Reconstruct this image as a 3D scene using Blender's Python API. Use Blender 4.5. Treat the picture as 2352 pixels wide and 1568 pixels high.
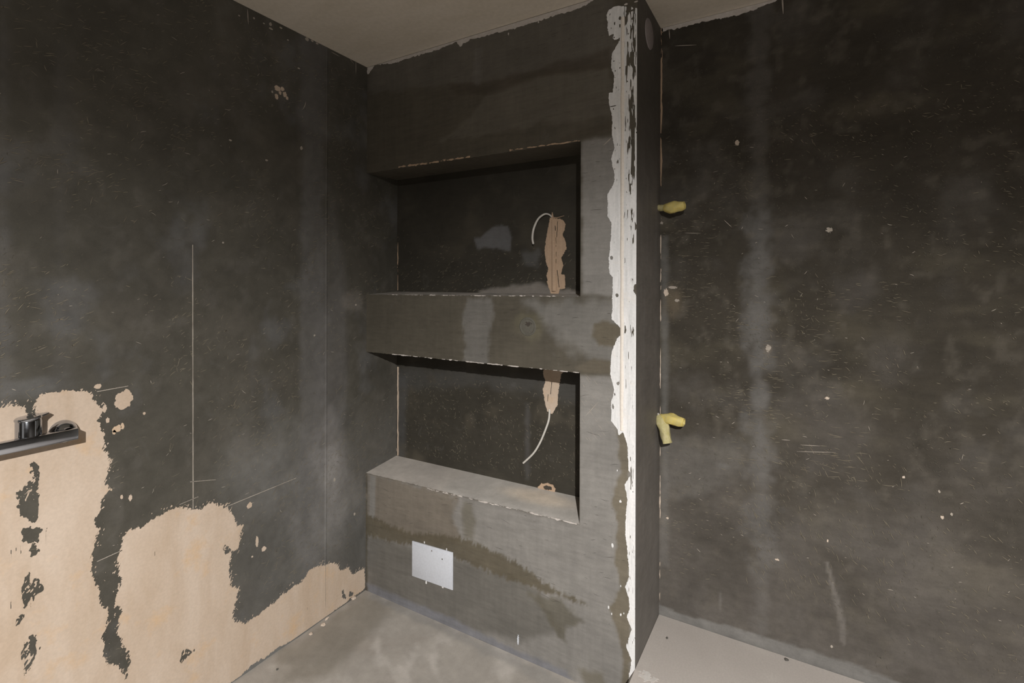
import bpy, bmesh, math, random
import numpy as np
from mathutils import Vector, Matrix

for o in list(bpy.data.objects):
    bpy.data.objects.remove(o)
SC = bpy.context.scene
COL = SC.collection

# ---------------------------------------------------------------- camera
CAM = np.array([1.8011, -1.7048, 1.4623]); YAW = 0.528287; ROLL = 0.0033555
F = 1142.27; SY = -129.95; PW = 2352.0; PH = 1568.0
fwd = np.array([-math.sin(YAW), math.cos(YAW), 0.0])
r0 = np.array([math.cos(YAW), math.sin(YAW), 0.0]); u0 = np.array([0, 0, 1.0])
rr = r0*math.cos(ROLL)+u0*math.sin(ROLL); uu = -r0*math.sin(ROLL)+u0*math.cos(ROLL)
cd = bpy.data.cameras.new('camera'); cam = bpy.data.objects.new('camera', cd); COL.objects.link(cam)
cd.sensor_width = 36; cd.sensor_fit = 'HORIZONTAL'; cd.lens = F/PW*36; cd.shift_y = SY/PW
cd.clip_start = 0.02
m = Matrix.Identity(4)
for i in range(3):
    m[i][0] = rr[i]; m[i][1] = uu[i]; m[i][2] = -fwd[i]; m[i][3] = CAM[i]
cam.matrix_world = m
SC.camera = cam

# ---------------------------------------------------------------- light and exposure
world = bpy.data.worlds.new('world'); SC.world = world; world.use_nodes = True
bg = world.node_tree.nodes['Background']; bg.inputs[0].default_value = (0.5, 0.48, 0.45, 1); bg.inputs[1].default_value = 0.001
FLASH = Vector((2.5, -2.75, 2.33))
def head(name, energy, size, el, sx, az=(-.52, .85)):
    l_ = bpy.data.lights.new(name, 'SPOT'); o_ = bpy.data.objects.new(name, l_); COL.objects.link(o_)
    v_ = Vector((az[0], az[1], 0)).normalized()*math.cos(math.radians(el))+Vector((0, 0, math.sin(math.radians(el))))
    o_.location = FLASH; o_.rotation_euler = v_.to_track_quat('-Z', 'Y').to_euler(); o_.scale = (sx, 1, 1)
    l_.energy = energy; l_.spot_size = math.radians(size); l_.spot_blend = 1.0; l_.shadow_soft_size = 0.018; l_.color = (1.0, 0.965, 0.92)
head('flash_beam', 615, 92, -50, 1.7, (-.58, .82))      # zoomed flash head tipped downwards
head('flash_spill', 30, 176, 5, 1.0, (-.6, .8))      # its weak wide spill
al = bpy.data.lights.new('soft_fill_light', 'AREA'); ao = bpy.data.objects.new('soft_fill_light', al); COL.objects.link(ao)
al.shape = 'RECTANGLE'; al.size = 0.9; al.size_y = 1.9; al.energy = 1.6; al.color = (1.0, 0.95, 0.88)  # weak soft fill added behind the camera to lift the ceiling
ao.location = (1.3, -3.5, 1.0); ao.rotation_euler = (math.radians(90), 0, 0)
SC.view_settings.view_transform = 'Standard'; SC.view_settings.look = 'None'
SC.view_settings.exposure = 0.0; SC.view_settings.gamma = 1.0; SC.view_settings.use_curve_mapping = False

# ---------------------------------------------------------------- measures of the room
W, D, ND, ZS0, ZS1, ZN1, XR, HP, H = 1.305, 0.3326, 0.2076, 1.1408, 1.4219, 1.9995, 1.0967, 0.1366, 2.5
XMAX, YMIN = 3.4, -3.6

def un(px, py, ax, val):
    """point of the plane (axis = value) seen at a pixel of the photograph"""
    d = fwd + rr*(px-PW/2)/F - uu*(py-PH/2-SY)/F
    t = (val-CAM[ax])/d[ax]
    return CAM+d*t
UVAX = {'L': (0, 0.0, 1, 2), 'F': (1, 0.0, 0, 2), 'B': (1, D, 0, 2), 'S': (0, W, 1, 2), 'N': (1, ND, 0, 2),
        'G': (2, 0.0, 0, 1), 'P': (2, HP, 0, 1), 'C': (2, H, 1, 0), 'I': (2, 0.585, 0, 1), 'J': (2, ZS1, 0, 1)}
NRM = {'L': (1, 0, 0), 'F': (0, -1, 0), 'B': (0, -1, 0), 'S': (1, 0, 0), 'N': (0, -1, 0), 'G': (0, 0, 1),
       'P': (0, 0, 1), 'C': (0, 0, -1), 'I': (0, 0, 1), 'J': (0, 0, 1)}
def uv(pl, px, py):
    ax, val, a, b = UVAX[pl]
    P = un(px, py, ax, val)
    return (P[a], P[b])
def to3(pl, u, v, off=0.0):
    ax, val, a, b = UVAX[pl]
    u = np.asarray(u, float); v = np.asarray(v, float)
    P = np.zeros(u.shape+(3,)); P[..., ax] = val; P[..., a] = u; P[..., b] = v
    return P+np.array(NRM[pl])*off
def poly(pl, pts): return np.array([uv(pl, *q) for q in pts])

# ---------------------------------------------------------------- numpy noise and distance fields
def vnoise(x, y, seed):
    rs = np.random.RandomState(seed); T = rs.rand(256, 256)
    xi = np.floor(x).astype(int); yi = np.floor(y).astype(int)
    fx = x-xi; fy = y-yi; fx = fx*fx*(3-2*fx); fy = fy*fy*(3-2*fy)
    a = T[xi & 255, yi & 255]; b = T[(xi+1) & 255, yi & 255]; c = T[xi & 255, (yi+1) & 255]; d = T[(xi+1) & 255, (yi+1) & 255]
    return (a*(1-fx)+b*fx)*(1-fy)+(c*(1-fx)+d*fx)*fy
def fbm(u, v, su, sv=None, seed=1, octv=3, ang=0.0):
    sv = su if sv is None else sv
    c, s = math.cos(ang), math.sin(ang)
    x = (u*c+v*s)/su; y = (-u*s+v*c)/sv
    t = 0; a = 1; n = 0
    for k in range(octv):
        t = t+a*(vnoise(x+17.3*k+50, y+9.1*k+50, seed+k)*2-1); n += a; a *= 0.55; x = x*2.03; y = y*2.03
    return t/n
def sdf(P, U, V):
    """signed distance in metres, positive inside"""
    n = len(P); best = np.full(U.shape, 1e9); ins = np.zeros(U.shape, bool)
    for i in range(n):
        ax, ay = P[i]; bx, by = P[(i+1) % n]
        dx, dy = bx-ax, by-ay; L = dx*dx+dy*dy+1e-12
        t = np.clip(((U-ax)*dx+(V-ay)*dy)/L, 0, 1)
        best = np.minimum(best, (U-ax-t*dx)**2+(V-ay-t*dy)**2)
        if abs(dy) > 1e-12:
            c = ((ay > V) != (by > V)) & (U < dx*(V-ay)/dy+ax); ins ^= c
    d = np.sqrt(best)
    return np.where(ins, d, -d)
def sm(x, a, b):
    t = np.clip((x-a)/(b-a), 0, 1); return t*t*(3-2*t)

# ---------------------------------------------------------------- object helpers
def mesh_obj(name, verts, faces, mat, parent=None, smooth=False, colors=None):
    me = bpy.data.meshes.new(name)
    me.from_pydata([tuple(v) for v in verts], [], faces)
    me.materials.append(mat)
    if smooth: me.polygons.foreach_set('use_smooth', [True]*len(me.polygons))
    if colors is not None:
        at = me.color_attributes.new('paint', 'FLOAT_COLOR', 'POINT')
        c = np.ones((len(verts), 4)); c[:, :3] = colors
        at.data.foreach_set('color', c.ravel())
    me.update()
    o = bpy.data.objects.new(name, me); COL.objects.link(o)
    if parent: o.parent = parent; o.matrix_parent_inverse = parent.matrix_world.inverted()
    return o
def bm_obj(name, bm, mat, parent=None, smooth=True, bev=0):
    if bev: bmesh.ops.bevel(bm, geom=[e for e in bm.edges], offset=bev, segments=2, affect='EDGES', profile=0.5)
    bmesh.ops.recalc_face_normals(bm, faces=bm.faces)
    me = bpy.data.meshes.new(name); bm.to_mesh(me); bm.free(); me.materials.append(mat)
    if smooth:
        me.polygons.foreach_set('use_smooth', [True]*len(me.polygons))
        try: me.set_sharp_from_angle(angle=math.radians(35))
        except Exception: pass
    o = bpy.data.objects.new(name, me); COL.objects.link(o)
    if parent: o.parent = parent; o.matrix_parent_inverse = parent.matrix_world.inverted()
    return o
def lathe(profile, n, origin, axis, xdir):
    bm = bmesh.new(); ax = Vector(axis).normalized(); x = Vector(xdir).normalized(); y = ax.cross(x); rings = []
    for (r_, h_) in profile:
        if r_ < 1e-6: rings.append([bm.verts.new(Vector(origin)+ax*h_)])
        else: rings.append([bm.verts.new(Vector(origin)+ax*h_+(x*math.cos(2*math.pi*k/n)+y*math.sin(2*math.pi*k/n))*r_) for k in range(n)])
    for a, b_ in zip(rings, rings[1:]):
        for k in range(n):
            k2 = (k+1) % n
            if len(a) == 1 and len(b_) == 1: continue
            if len(a) == 1: bm.faces.new((a[0], b_[k2], b_[k]))
            elif len(b_) == 1: bm.faces.new((a[k], a[k2], b_[0]))
            else: bm.faces.new((a[k], a[k2], b_[k2], b_[k]))
    return bm
lathe_ = lathe
def thing(name, label, cat, loc, group=None):
    o = bpy.data.objects.new(name, None); COL.objects.link(o); o.location = loc; o.empty_display_size = 0.05
    o.matrix_world = Matrix.Translation(Vector(loc))
    o['label'] = label; o['category'] = cat
    if group: o['group'] = group
    return o

# ---------------------------------------------------------------- materials
def new_mat(name):
    mt = bpy.data.materials.new(name); mt.use_nodes = True
    return mt, mt.node_tree, mt.node_tree.nodes['Principled BSDF']
def nnode(nt, typ, **kw):
    n = nt.nodes.new(typ)
    for k, v in kw.items(): setattr(n, k, v)
    return n
def noise(nt, co, scale, detail=4, rough=0.55, stretch=(1, 1, 1), rot=(0, 0, 0), dist=0.0):
    mp = nnode(nt, 'ShaderNodeMapping'); mp.inputs['Scale'].default_value = stretch; mp.inputs['Rotation'].default_value = rot
    nt.links.new(co, mp.inputs[0])
    n = nnode(nt, 'ShaderNodeTexNoise'); n.inputs['Scale'].default_value = scale; n.inputs['Detail'].default_value = detail
    n.inputs['Roughness'].default_value = rough; n.inputs['Distortion'].default_value = dist
    nt.links.new(mp.outputs[0], n.inputs['Vector'])
    return n.outputs['Fac']
def remap(nt, s, a, b, c, d):
    n = nnode(nt, 'ShaderNodeMapRange'); n.inputs[1].default_value = a; n.inputs[2].default_value = b
    n.inputs[3].default_value = c; n.inputs[4].default_value = d; nt.links.new(s, n.inputs[0]); return n.outputs[0]
def mul(nt, a, b, op='MULTIPLY'):
    n = nnode(nt, 'ShaderNodeMath', operation=op); nt.links.new(a, n.inputs[0])
    if hasattr(b, 'links'): nt.links.new(b, n.inputs[1])
    else: n.inputs[1].default_value = b
    return n.outputs[0]
def vscale(nt, col, f):
    n = nnode(nt, 'ShaderNodeVectorMath', operation='SCALE'); nt.links.new(col, n.inputs[0]); nt.links.new(f, n.inputs['Scale']); return n.outputs[0]
def mixc(nt, fac, a, b):
    n = nnode(nt, 'ShaderNodeMix', data_type='RGBA'); nt.links.new(fac, n.inputs[0])
    for s, i in ((a, 6), (b, 7)):
        if hasattr(s, 'links'): nt.links.new(s, n.inputs[i])
        else: n.inputs[i].default_value = (*s, 1)
    return n.outputs[2]
def bump(nt, h, bs, strength=0.3, dist=0.002):
    n = nnode(nt, 'ShaderNodeBump'); n.inputs['Strength'].default_value = strength; n.inputs['Distance'].default_value = dist
    nt.links.new(h, n.inputs['Height']); nt.links.new(n.outputs[0], bs.inputs['Normal'])

def coat_mat(name, streak=(6, 6, 1.2), var=0.16, rough=0.62, spec=0.3, bs_=0.25, smear=0.24):
    mt, nt, b = new_mat(name)
    at = nnode(nt, 'ShaderNodeAttribute'); at.attribute_name = 'paint'
    co = nnode(nt, 'ShaderNodeTexCoord').outputs['Object']
    n1 = noise(nt, co, 5, 5, 0.6, dist=0.6); n2 = noise(nt, co, 30, 5, 0.65); n3 = noise(nt, co, 14, 6, 0.7, stretch=streak)
    n4 = noise(nt, co, 260, 3, 0.6)
    f = mul(nt, remap(nt, n1, 0.3, 0.7, 1-var, 1+var), remap(nt, n2, 0.25, 0.75, 1-var*0.7, 1+var*0.7))
    f = mul(nt, f, remap(nt, n3, 0.3, 0.7, 1-var*0.6, 1+var*0.6)); f = mul(nt, f, remap(nt, n4, 0.3, 0.7, 0.95, 1.05))
    c = vscale(nt, at.outputs['Color'], f)
    # dusty pale smears
    n5 = noise(nt, co, 9, 7, 0.72, dist=1.2)
    c = mixc(nt, remap(nt, n5, 0.6, 0.8, 0.0, smear), c, (0.17, 0.165, 0.16))
    nt.links.new(c, b.inputs['Base Color'])
    nt.links.new(remap(nt, n2, 0.3, 0.7, rough-0.08, rough+0.12), b.inputs['Roughness'])
    b.inputs['Specular IOR Level'].default_value = spec
    hgt = mul(nt, mul(nt, n3, 0.7), mul(nt, n4, 0.25), 'ADD')
    bump(nt, hgt, b, bs_, 0.002)
    return mt
def tone_mat(name, c1, c2, c3, streak=(1, 1, 1), scale=8, rough=0.85, bstr=0.3, grain=120):
    mt, nt, b = new_mat(name)
    co = nnode(nt, 'ShaderNodeTexCoord').outputs['Object']
    n1 = noise(nt, co, scale, 6, 0.6, stretch=streak, dist=0.4); n2 = noise(nt, co, scale*1.7, 5, 0.65); n3 = noise(nt, co, grain, 4, 0.6)
    c = mixc(nt, remap(nt, n1, 0.35, 0.65, 0, 1), c1, c2)
    c = mixc(nt, remap(nt, n2, 0.56, 0.74, 0, 1), c, c3)
    c = vscale(nt, c, remap(nt, n3, 0.3, 0.7, 0.94, 1.05))
    nt.links.new(c, b.inputs['Base Color']); b.inputs['Roughness'].default_value = rough
    b.inputs['Specular IOR Level'].default_value = 0.25
    bump(nt, mul(nt, n1, mul(nt, n3, 0.35), 'ADD'), b, bstr, 0.002)
    return mt

M = {}
M['coat_left'] = coat_mat('dark_coating_left', streak=(1, 1, 1))
M['coat_niche'] = coat_mat('cement_coating_niche', streak=(1.2, 1, 7), var=0.13, bs_=0.3)
M['coat_back'] = coat_mat('dark_coating_back', streak=(1, 1, 3), var=0.17, rough=0.78, spec=0.14, smear=0.10)
M['ceiling'] = tone_mat('ceiling_plaster', (0.72, 0.66, 0.58), (0.66, 0.60, 0.51), (0.69, 0.63, 0.54), streak=(1, 3, 1), scale=3, bstr=0.12, grain=60)
M['peach'] = tone_mat('peach_plaster', (0.60, 0.495, 0.405), (0.52, 0.41, 0.315), (0.60, 0.43, 0.28), streak=(2.2, 2.2, 0.6), scale=5, bstr=0.4)
M['peach_dark'] = tone_mat('tan_filler', (0.50, 0.36, 0.25), (0.46, 0.33, 0.235), (0.42, 0.31, 0.23), streak=(14, 14, 0.7), scale=6, bstr=0.7)
M['filler'] = tone_mat('white_filler', (0.82, 0.82, 0.83), (0.68, 0.69, 0.70), (0.76, 0.74, 0.72), streak=(9, 9, 0.8), scale=9, bstr=0.8)
M['bead'] = tone_mat('cream_bead', (0.80, 0.745, 0.68), (0.76, 0.71, 0.65), (0.70, 0.66, 0.61), streak=(1, 1, .3), scale=12, bstr=0.3)
M['caulk'] = tone_mat('old_white_caulk', (0.60, 0.56, 0.53), (0.50, 0.46, 0.43), (0.64, 0.61, 0.58), scale=30, bstr=0.5)
M['crack'] = tone_mat('dark_crack', (0.05, 0.045, 0.04), (0.07, 0.06, 0.05), (0.04, 0.035, 0.03))
M['scratch'] = tone_mat('pale_scratch', (0.25, 0.22, 0.165), (0.18, 0.155, 0.115), (0.31, 0.28, 0.215), scale=14, bstr=0.0)
M['scratch_dim'] = tone_mat('dim_scratch', (0.125, 0.112, 0.088), (0.105, 0.098, 0.08), (0.145, 0.13, 0.10), scale=14, bstr=0.0)
M['scratch_pale'] = tone_mat('paler_scratch', (0.42, 0.38, 0.33), (0.34, 0.30, 0.26), (0.5, 0.46, 0.4), scale=14, bstr=0.0)
M['floor'] = coat_mat('dusty_concrete_floor', streak=(1, 1, 1), var=0.10, rough=0.85, spec=0.2, bs_=0.3)
M['step'] = tone_mat('pale_screed', (0.60, 0.555, 0.52), (0.57, 0.525, 0.49), (0.62, 0.58, 0.54), scale=4, bstr=0.1, grain=160)
M['step_pale'] = tone_mat('pale_smear', (0.60, 0.58, 0.56), (0.56, 0.53, 0.5), (0.64, 0.62, 0.6), scale=20)
M['paintwall'] = tone_mat('plain_plaster', (0.20, 0.185, 0.17), (0.17, 0.16, 0.145), (0.22, 0.20, 0.18), scale=3)
M['disc'] = tone_mat('grey_pink_disc', (0.30, 0.265, 0.26), (0.27, 0.24, 0.24), (0.32, 0.28, 0.27), scale=20, bstr=0.1)
M['tape'] = tone_mat('yellow_tape', (0.62, 0.50, 0.15), (0.56, 0.48, 0.2), (0.68, 0.53, 0.10), scale=60, bstr=0.7, rough=0.55, grain=300)
M['tape_old'] = tone_mat('pale_yellow_tape', (0.44, 0.40, 0.19), (0.50, 0.45, 0.26), (0.42, 0.37, 0.14), scale=60, bstr=0.7, rough=0.55, grain=300)
M['pipe'] = tone_mat('grey_pipe', (0.20, 0.19, 0.18), (0.15, 0.14, 0.13), (0.25, 0.23, 0.22), scale=40)
M['cable'] = tone_mat('white_cable', (0.62, 0.60, 0.56), (0.58, 0.56, 0.52), (0.66, 0.63, 0.59), scale=40, bstr=0.05, rough=0.45)
M['plastic'] = tone_mat('white_plastic', (0.60, 0.63, 0.695), (0.59, 0.62, 0.68), (0.62, 0.65, 0.71), scale=20, bstr=0.02, rough=0.4)
M['pebble'] = tone_mat('pale_crumb', (0.60, 0.5, 0.42), (0.52, 0.44, 0.36), (0.66, 0.6, 0.55), scale=50)
M['speck'] = tone_mat('dark_crumb', (0.09, 0.09, 0.08), (0.12, 0.11, 0.10), (0.07, 0.07, 0.065), scale=50)
mt, nt, b = new_mat('chrome'); M['chrome'] = mt
co = nnode(nt, 'ShaderNodeTexCoord').outputs['Object']; n = noise(nt, co, 40, 3)
b.inputs['Base Color'].default_value = (0.42, 0.445, 0.49, 1); b.inputs['Metallic'].default_value = 1.0
nt.links.new(remap(nt, n, 0.3, 0.7, 0.06, 0.14), b.inputs['Roughness'])

# ---------------------------------------------------------------- painted grids
class Sheet:
    """collects quad grids with a paint colour per vertex into one mesh"""
    def __init__(s): s.v = []; s.f = []; s.c = []; s.n = 0
    def grid(s, P, C, flip=False):
        nu, nv = P.shape[:2]; idx = np.arange(nu*nv).reshape(nu, nv)+s.n
        q = np.stack([idx[:-1, :-1], idx[1:, :-1], idx[1:, 1:], idx[:-1, 1:]], -1).reshape(-1, 4)
        if flip: q = q[:, ::-1]
        s.v.append(P.reshape(-1, 3)); s.c.append(np.broadcast_to(C, P.shape).reshape(-1, 3)); s.f.append(q); s.n += nu*nv
    def build(s, name, mat, parent=None):
        return mesh_obj(name, np.concatenate(s.v).tolist(), np.concatenate(s.f).tolist(), mat, parent, False, np.concatenate(s.c))
def rect(pl, ua, ub, va, vb, step=0.008, us=None):
    u = np.linspace(ua, ub, max(2, int(abs(ub-ua)/step)+1)) if us is None else us
    v = np.linspace(va, vb, max(2, int(abs(vb-va)/step)+1))
    U, V = np.meshgrid(u, v, indexing='ij'); return U, V
def blend(C, m, col):
    m = m[..., None]; return C*(1-m)+np.array(col)*m
def stain(C, pl, U, V, pts, col, feather=0.02, rag=0.012, scale=0.03, seed=3, amt=1.0, aniso=1.0, ang=0.0):
    s_ = sdf(poly(pl, pts), U, V)+rag*fbm(U, V, scale*aniso, scale, seed, 4, ang)
    return blend(C, sm(s_, -feather, feather)*amt, col)
def blob(C, pl, U, V, cx, cy, rx, ry, col, amt=1.0, seed=5, rag=0.5):
    a = np.array(uv(pl, cx, cy)); bx = np.array(uv(pl, cx+rx, cy)); by = np.array(uv(pl, cx, cy+ry))
    ru = abs(bx[0]-a[0]); rv = abs(by[1]-a[1])
    r = np.sqrt(((U-a[0])/ru)**2+((V-a[1])/rv)**2)+rag*fbm(U, V, ru*.7, rv*.7, seed, 4)
    return blend(C, (1-sm(r, 0.35, 1.15))*amt, col)

def structure(o): o['kind'] = 'structure'; return o

# ---------------------------------------------------------------- thin applied layers (filler, plaster, caulk)
def layer(name, pl, Ffun, bounds, cell, off, mat, parent, stuff=False, base=0.0):
    """marching-squares sheet standing 'off' proud of its plane wherever Ffun(U,V) > 0, with side skirts"""
    ua, ub, va, vb = bounds
    nu = int((ub-ua)/cell)+1; nv = int((vb-va)/cell)+1
    u = ua+np.arange(nu+1)*cell; v = va+np.arange(nv+1)*cell
    U, V = np.meshgrid(u, v, indexing='ij')
    G = Ffun(U, V); G[0, :] = G[-1, :] = -1; G[:, 0] = G[:, -1] = -1
    G = np.where(np.abs(G) < 1e-7, 1e-7, G)
    S = G > 0
    cnt = S[:-1, :-1].astype(int)+S[1:, :-1]+S[1:, 1:]+S[:-1, 1:]
    V2 = []; key = {}; faces = []
    def vid(k, a, b):
        i = key.get(k)
        if i is None: i = key[k] = len(V2); V2.append((a, b))
        return i
    full = cnt == 4
    for i in range(nu):
        row = full[i]; j = 0
        ch = np.flatnonzero(np.diff(np.concatenate([[0], row.astype(int), [0]])))
        for s_, e_ in zip(ch[::2], ch[1::2]):
            faces.append((vid((i, s_), u[i], v[s_]), vid((i+1, s_), u[i+1], v[s_]), vid((i+1, e_), u[i+1], v[e_]), vid((i, e_), u[i], v[e_])))
    segs = []
    for i, j in np.argwhere((cnt > 0) & (cnt < 4)):
        cs = ((i, j), (i+1, j), (i+1, j+1), (i, j+1)); loop = []; cut = []
        for k in range(4):
            a, b = cs[k], cs[(k+1) % 4]; ga, gb = G[a], G[b]
            if ga > 0: loop.append(vid(a, u[a[0]], v[a[1]]))
            if (ga > 0) != (gb > 0):
                t = ga/(ga-gb); lo = min(a, b); hi = max(a, b)
                w = vid((lo, hi), u[a[0]]+(u[b[0]]-u[a[0]])*t, v[a[1]]+(v[b[1]]-v[a[1]])*t)
                loop.append(w); cut.append((w, ga > 0))
        if len(loop) >= 3: faces.append(tuple(loop))
        if len(cut) == 2:
            (w1, out1), (w2, _) = cut
            segs.append((w1, w2) if out1 else (w2, w1))
    if not V2: return None
    A = np.array(V2); top = to3(pl, A[:, 0], A[:, 1], off); n = len(A)
    used = sorted({w for s_ in segs for w in s_}); mp = {w: n+k for k, w in enumerate(used)}
    low = to3(pl, A[used][:, 0], A[used][:, 1], base) if used else np.zeros((0, 3))
    for a, b in segs: faces.append((b, a, mp[a], mp[b]))
    o = mesh_obj(name, np.concatenate([top, low]).tolist(), faces, mat, parent)
    if stuff: o['kind'] = 'stuff'
    return o
def bounds_of(*Ps, pad=0.02):
    A = np.concatenate(Ps); return (A[:, 0].min()-pad, A[:, 0].max()+pad, A[:, 1].min()-pad, A[:, 1].max()+pad)

def ribbons(name, pl, strokes, off, mat, parent):
    """fine scratch marks: each stroke = (u, v, angle, length, width, bend)"""
    vs = []; fs = []
    for (a, b, an, L, w, bd) in strokes:
        k = 4 if L > 0.01 else 2; base = len(vs)
        for i in range(k+1):
            t = i/k-0.5; th = an+bd*t; x = a+math.cos(an)*L*t-math.sin(an)*bd*L*(t*t-0.25)*0.5; y = b+math.sin(an)*L*t+math.cos(an)*bd*L*(t*t-0.25)*0.5
            ww = w*(1-abs(2*t)**2*0.8)/2
            vs.append((x-math.sin(th)*ww, y+math.cos(th)*ww)); vs.append((x+math.sin(th)*ww, y-math.cos(th)*ww))
        for i in range(k): fs.append((base+2*i+1, base+2*i+3, base+2*i+2, base+2*i))
    A = np.array(vs); o = mesh_obj(name, to3(pl, A[:, 0], A[:, 1], off).tolist(), fs, mat, parent); o['kind'] = 'stuff'; return o
def line_strokes(pl, a, b, width, jitter=0.0):
    A = np.array(uv(pl, *a)); B = np.array(uv(pl, *b)); d = B-A
    return (0.5*(A[0]+B[0]), 0.5*(A[1]+B[1]), math.atan2(d[1], d[0]), float(np.hypot(*d)), width, jitter)

# =================================================================================== LEFT WALL
DK = (0.076, 0.071, 0.059)         # dark coating
def left_paint(U, V):
    C = np.ones(U.shape+(3,))*np.array(DK)
    C = blend(C, sm(fbm(U, V, .22, .22, 11, 4), 0.0, 0.6)*0.5, (0.115, 0.105, 0.09))
    C = blend(C, sm(fbm(U, V, .16, .2, 14, 5), 0.1, 0.6)*0.55, (0.13, 0.13, 0.133))
    # paler area low by the corner and along the board joint
    C = blob(C, 'L', U, V, 745, 1150, 75, 190, (0.36, 0.345, 0.335), 0.95, 21)
    C = blob(C, 'L', U, V, 640, 1080, 110, 140, (0.17, 0.168, 0.162), 0.55, 22)
    C = blob(C, 'L', U, V, 760, 800, 40, 330, (0.14, 0.135, 0.135), 0.5, 23)
    C = blob(C, 'L', U, V, 815, 690, 28, 30, (0.18, 0.165, 0.15), 0.6, 24)
    C = blob(C, 'L', U, V, 815, 1125, 30, 45, (0.19, 0.18, 0.165), 0.6, 25)
    C = blob(C, 'L', U, V, 90, 890, 90, 26, (0.15, 0.15, 0.15), 0.5, 26)
    C = blob(C, 'L', U, V, 640, 212, 26, 26, (0.12, 0.11, 0.1), 0.6, 27)
    for (a, b_, c_, am) in ((690, 748, 0.135, .6), (0, 16, 0.13, .6), (130, 150, 0.115, .25)):
        C = stain(C, 'L', U, V, [(a, -60), (b_, -60), (b_, 1560), (a, 1560)], (c_, c_*.97, c_*.96), 0.02, 0.03, 0.1, 31, am)
    low = sm(1.05-V+.45*fbm(U, V, .3, .4, 35, 4), -.1, .75)
    C = blend(C, low*sm(U, -1.0, -.35)*.62, (0.135, 0.133, 0.128))
    C = blend(C, sm(fbm(U, V, .05, .07, 36, 4), .15, .6)*.35, (0.12, 0.112, 0.10))
    # bare strip above the floor
    C = stain(C, 'L', U, V, [(500, 1560), (560, 1535), (620, 1492), (690, 1450), (845, 1360), (845, 1420), (500, 1640)], (0.17, 0.17, 0.165), 0.005, 0.006, 0.02, 33)
    return C
S = Sheet()
yj = uv('L', 750, 600)[0]
for (a, b_, st) in ((-1.5, yj, .007), (yj, ND, .007), (YMIN, -1.5, .05)):
    U, V = rect('L', a, b_, 0, H, st); P = to3('L', U, V)
    und = 0.0016*fbm(U, V, .35, .35, 41, 2); P[..., 0] += und*sm(np.minimum(np.minimum(V, H-V), np.minimum(ND-U, U-a)), 0, .1)
    # board joint: the nearer board stands a hair proud
    P[..., 0] += 0.0015*(1-sm(np.abs(U-yj), 0, .006))
    S.grid(P, left_paint(U, V))
# close the wall behind the niches down to the block's inner face
wall_left = structure(S.build('wall_left', M['coat_left']))

A_ = [(-260, 960), (-80, 945), (0, 935), (30, 931), (56, 938), (64, 950), (70, 968), (80, 950), (80, 932), (92, 912), (110, 902), (150, 897), (200, 899), (214, 906), (222, 925),
      (232, 940), (228, 958), (222, 965), (236, 985), (240, 1000), (234, 1016), (245, 1040), (251, 1052), (246, 1090), (243, 1110), (256, 1122), (238, 1140),
      (230, 1148), (228, 1175), (220, 1192), (228, 1215), (211, 1248), (210, 1281), (215, 1321), (225, 1347), (228, 1377), (246, 1400), (248, 1433),
      (235, 1463), (235, 1503), (251, 1529), (274, 1526), (289, 1556), (293, 1540), (297, 1506), (287, 1483), (271, 1446), (276, 1407), (264, 1377), (274, 1341), (273, 1281),
      (281, 1235), (297, 1218), (330, 1210), (350, 1192), (380, 1173), (413, 1163), (443, 1172), (463, 1166), (482, 1154), (515, 1160), (533, 1182), (542, 1207),
      (557, 1207), (546, 1258), (528, 1265), (528, 1314), (530, 1345), (548, 1354), (534, 1407), (538, 1428), (566, 1430), (619, 1392), (659, 1358), (695, 1331),
      (711, 1308), (751, 1294), (772, 1290), (781, 1311), (801, 1302), (807, 1320), (836, 1303), (839, 1352), (793, 1382), (751, 1416), (683, 1468), (642, 1484), (583, 1523),
      (530, 1566), (480, 1600), (400, 1650), (-260, 2000)]
HOLES = [[(76, 1063), (89, 1070), (89, 1096), (80, 1126), (83, 1149), (81, 1195), (66, 1192), (48, 1182), (43, 1136), (53, 1116), (76, 1103)],
         [(56, 1215), (89, 1212), (91, 1232), (76, 1247), (50, 1240)], [(79, 1248), (87, 1262), (71, 1275)],
         [(63, 1321), (70, 1345), (79, 1331), (91, 1331), (94, 1354), (76, 1367), (58, 1393), (54, 1347)],
         [(46, 1412), (50, 1417), (42, 1432), (39, 1428)], [(66, 1458), (83, 1470), (86, 1499), (73, 1519), (58, 1549), (55, 1480)],
         [(423, 1493), (444, 1494), (428, 1508), (416, 1518)], [(515, 1255), (528, 1256), (527, 1268), (518, 1266)],
         [(785, 1358), (789, 1356), (793, 1374), (788, 1372)], [(803, 1360), (812, 1362), (809, 1368), (804, 1368)]]
PA = poly('L', A_); PH_ = [poly('L', h) for h in HOLES]
def F_left(U, V):
    base = sdf(PA, U, V)
    rag = 0.006*fbm(U, V, .03, .03, 51, 3)+0.006*fbm(U, V, .0035, .02, 52, 3, ang=-0.55)+0.003*fbm(U, V, .003, .003, 53, 2)
    near = sm(base, .05, .0)
    # deeper bristle marks along the top of the right-hand patch and the edges
    G = base+rag*(0.35+near)
    for k, h in enumerate(PH_):
        hd = sdf(h, U, V)+0.003+0.011*fbm(U, V, .008, .014, 60+k, 4)
        G = np.minimum(G, -hd)
    # fine dark scratches through the plaster near x=470..540 px
    sc = fbm(U, V, .003, .05, 71, 2)-0.60
    reg = sm(fbm(U, V, .12, .18, 72, 2), 0.25, .5)*(base < .2)
    G = np.where((sc > 0) & (reg > .5), np.minimum(G, -sc*.01), G)
    return G
bd = list(bounds_of(PA)); bd[0] = -1.62; bd[2] = 0.004; bd[1] = -0.003
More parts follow.
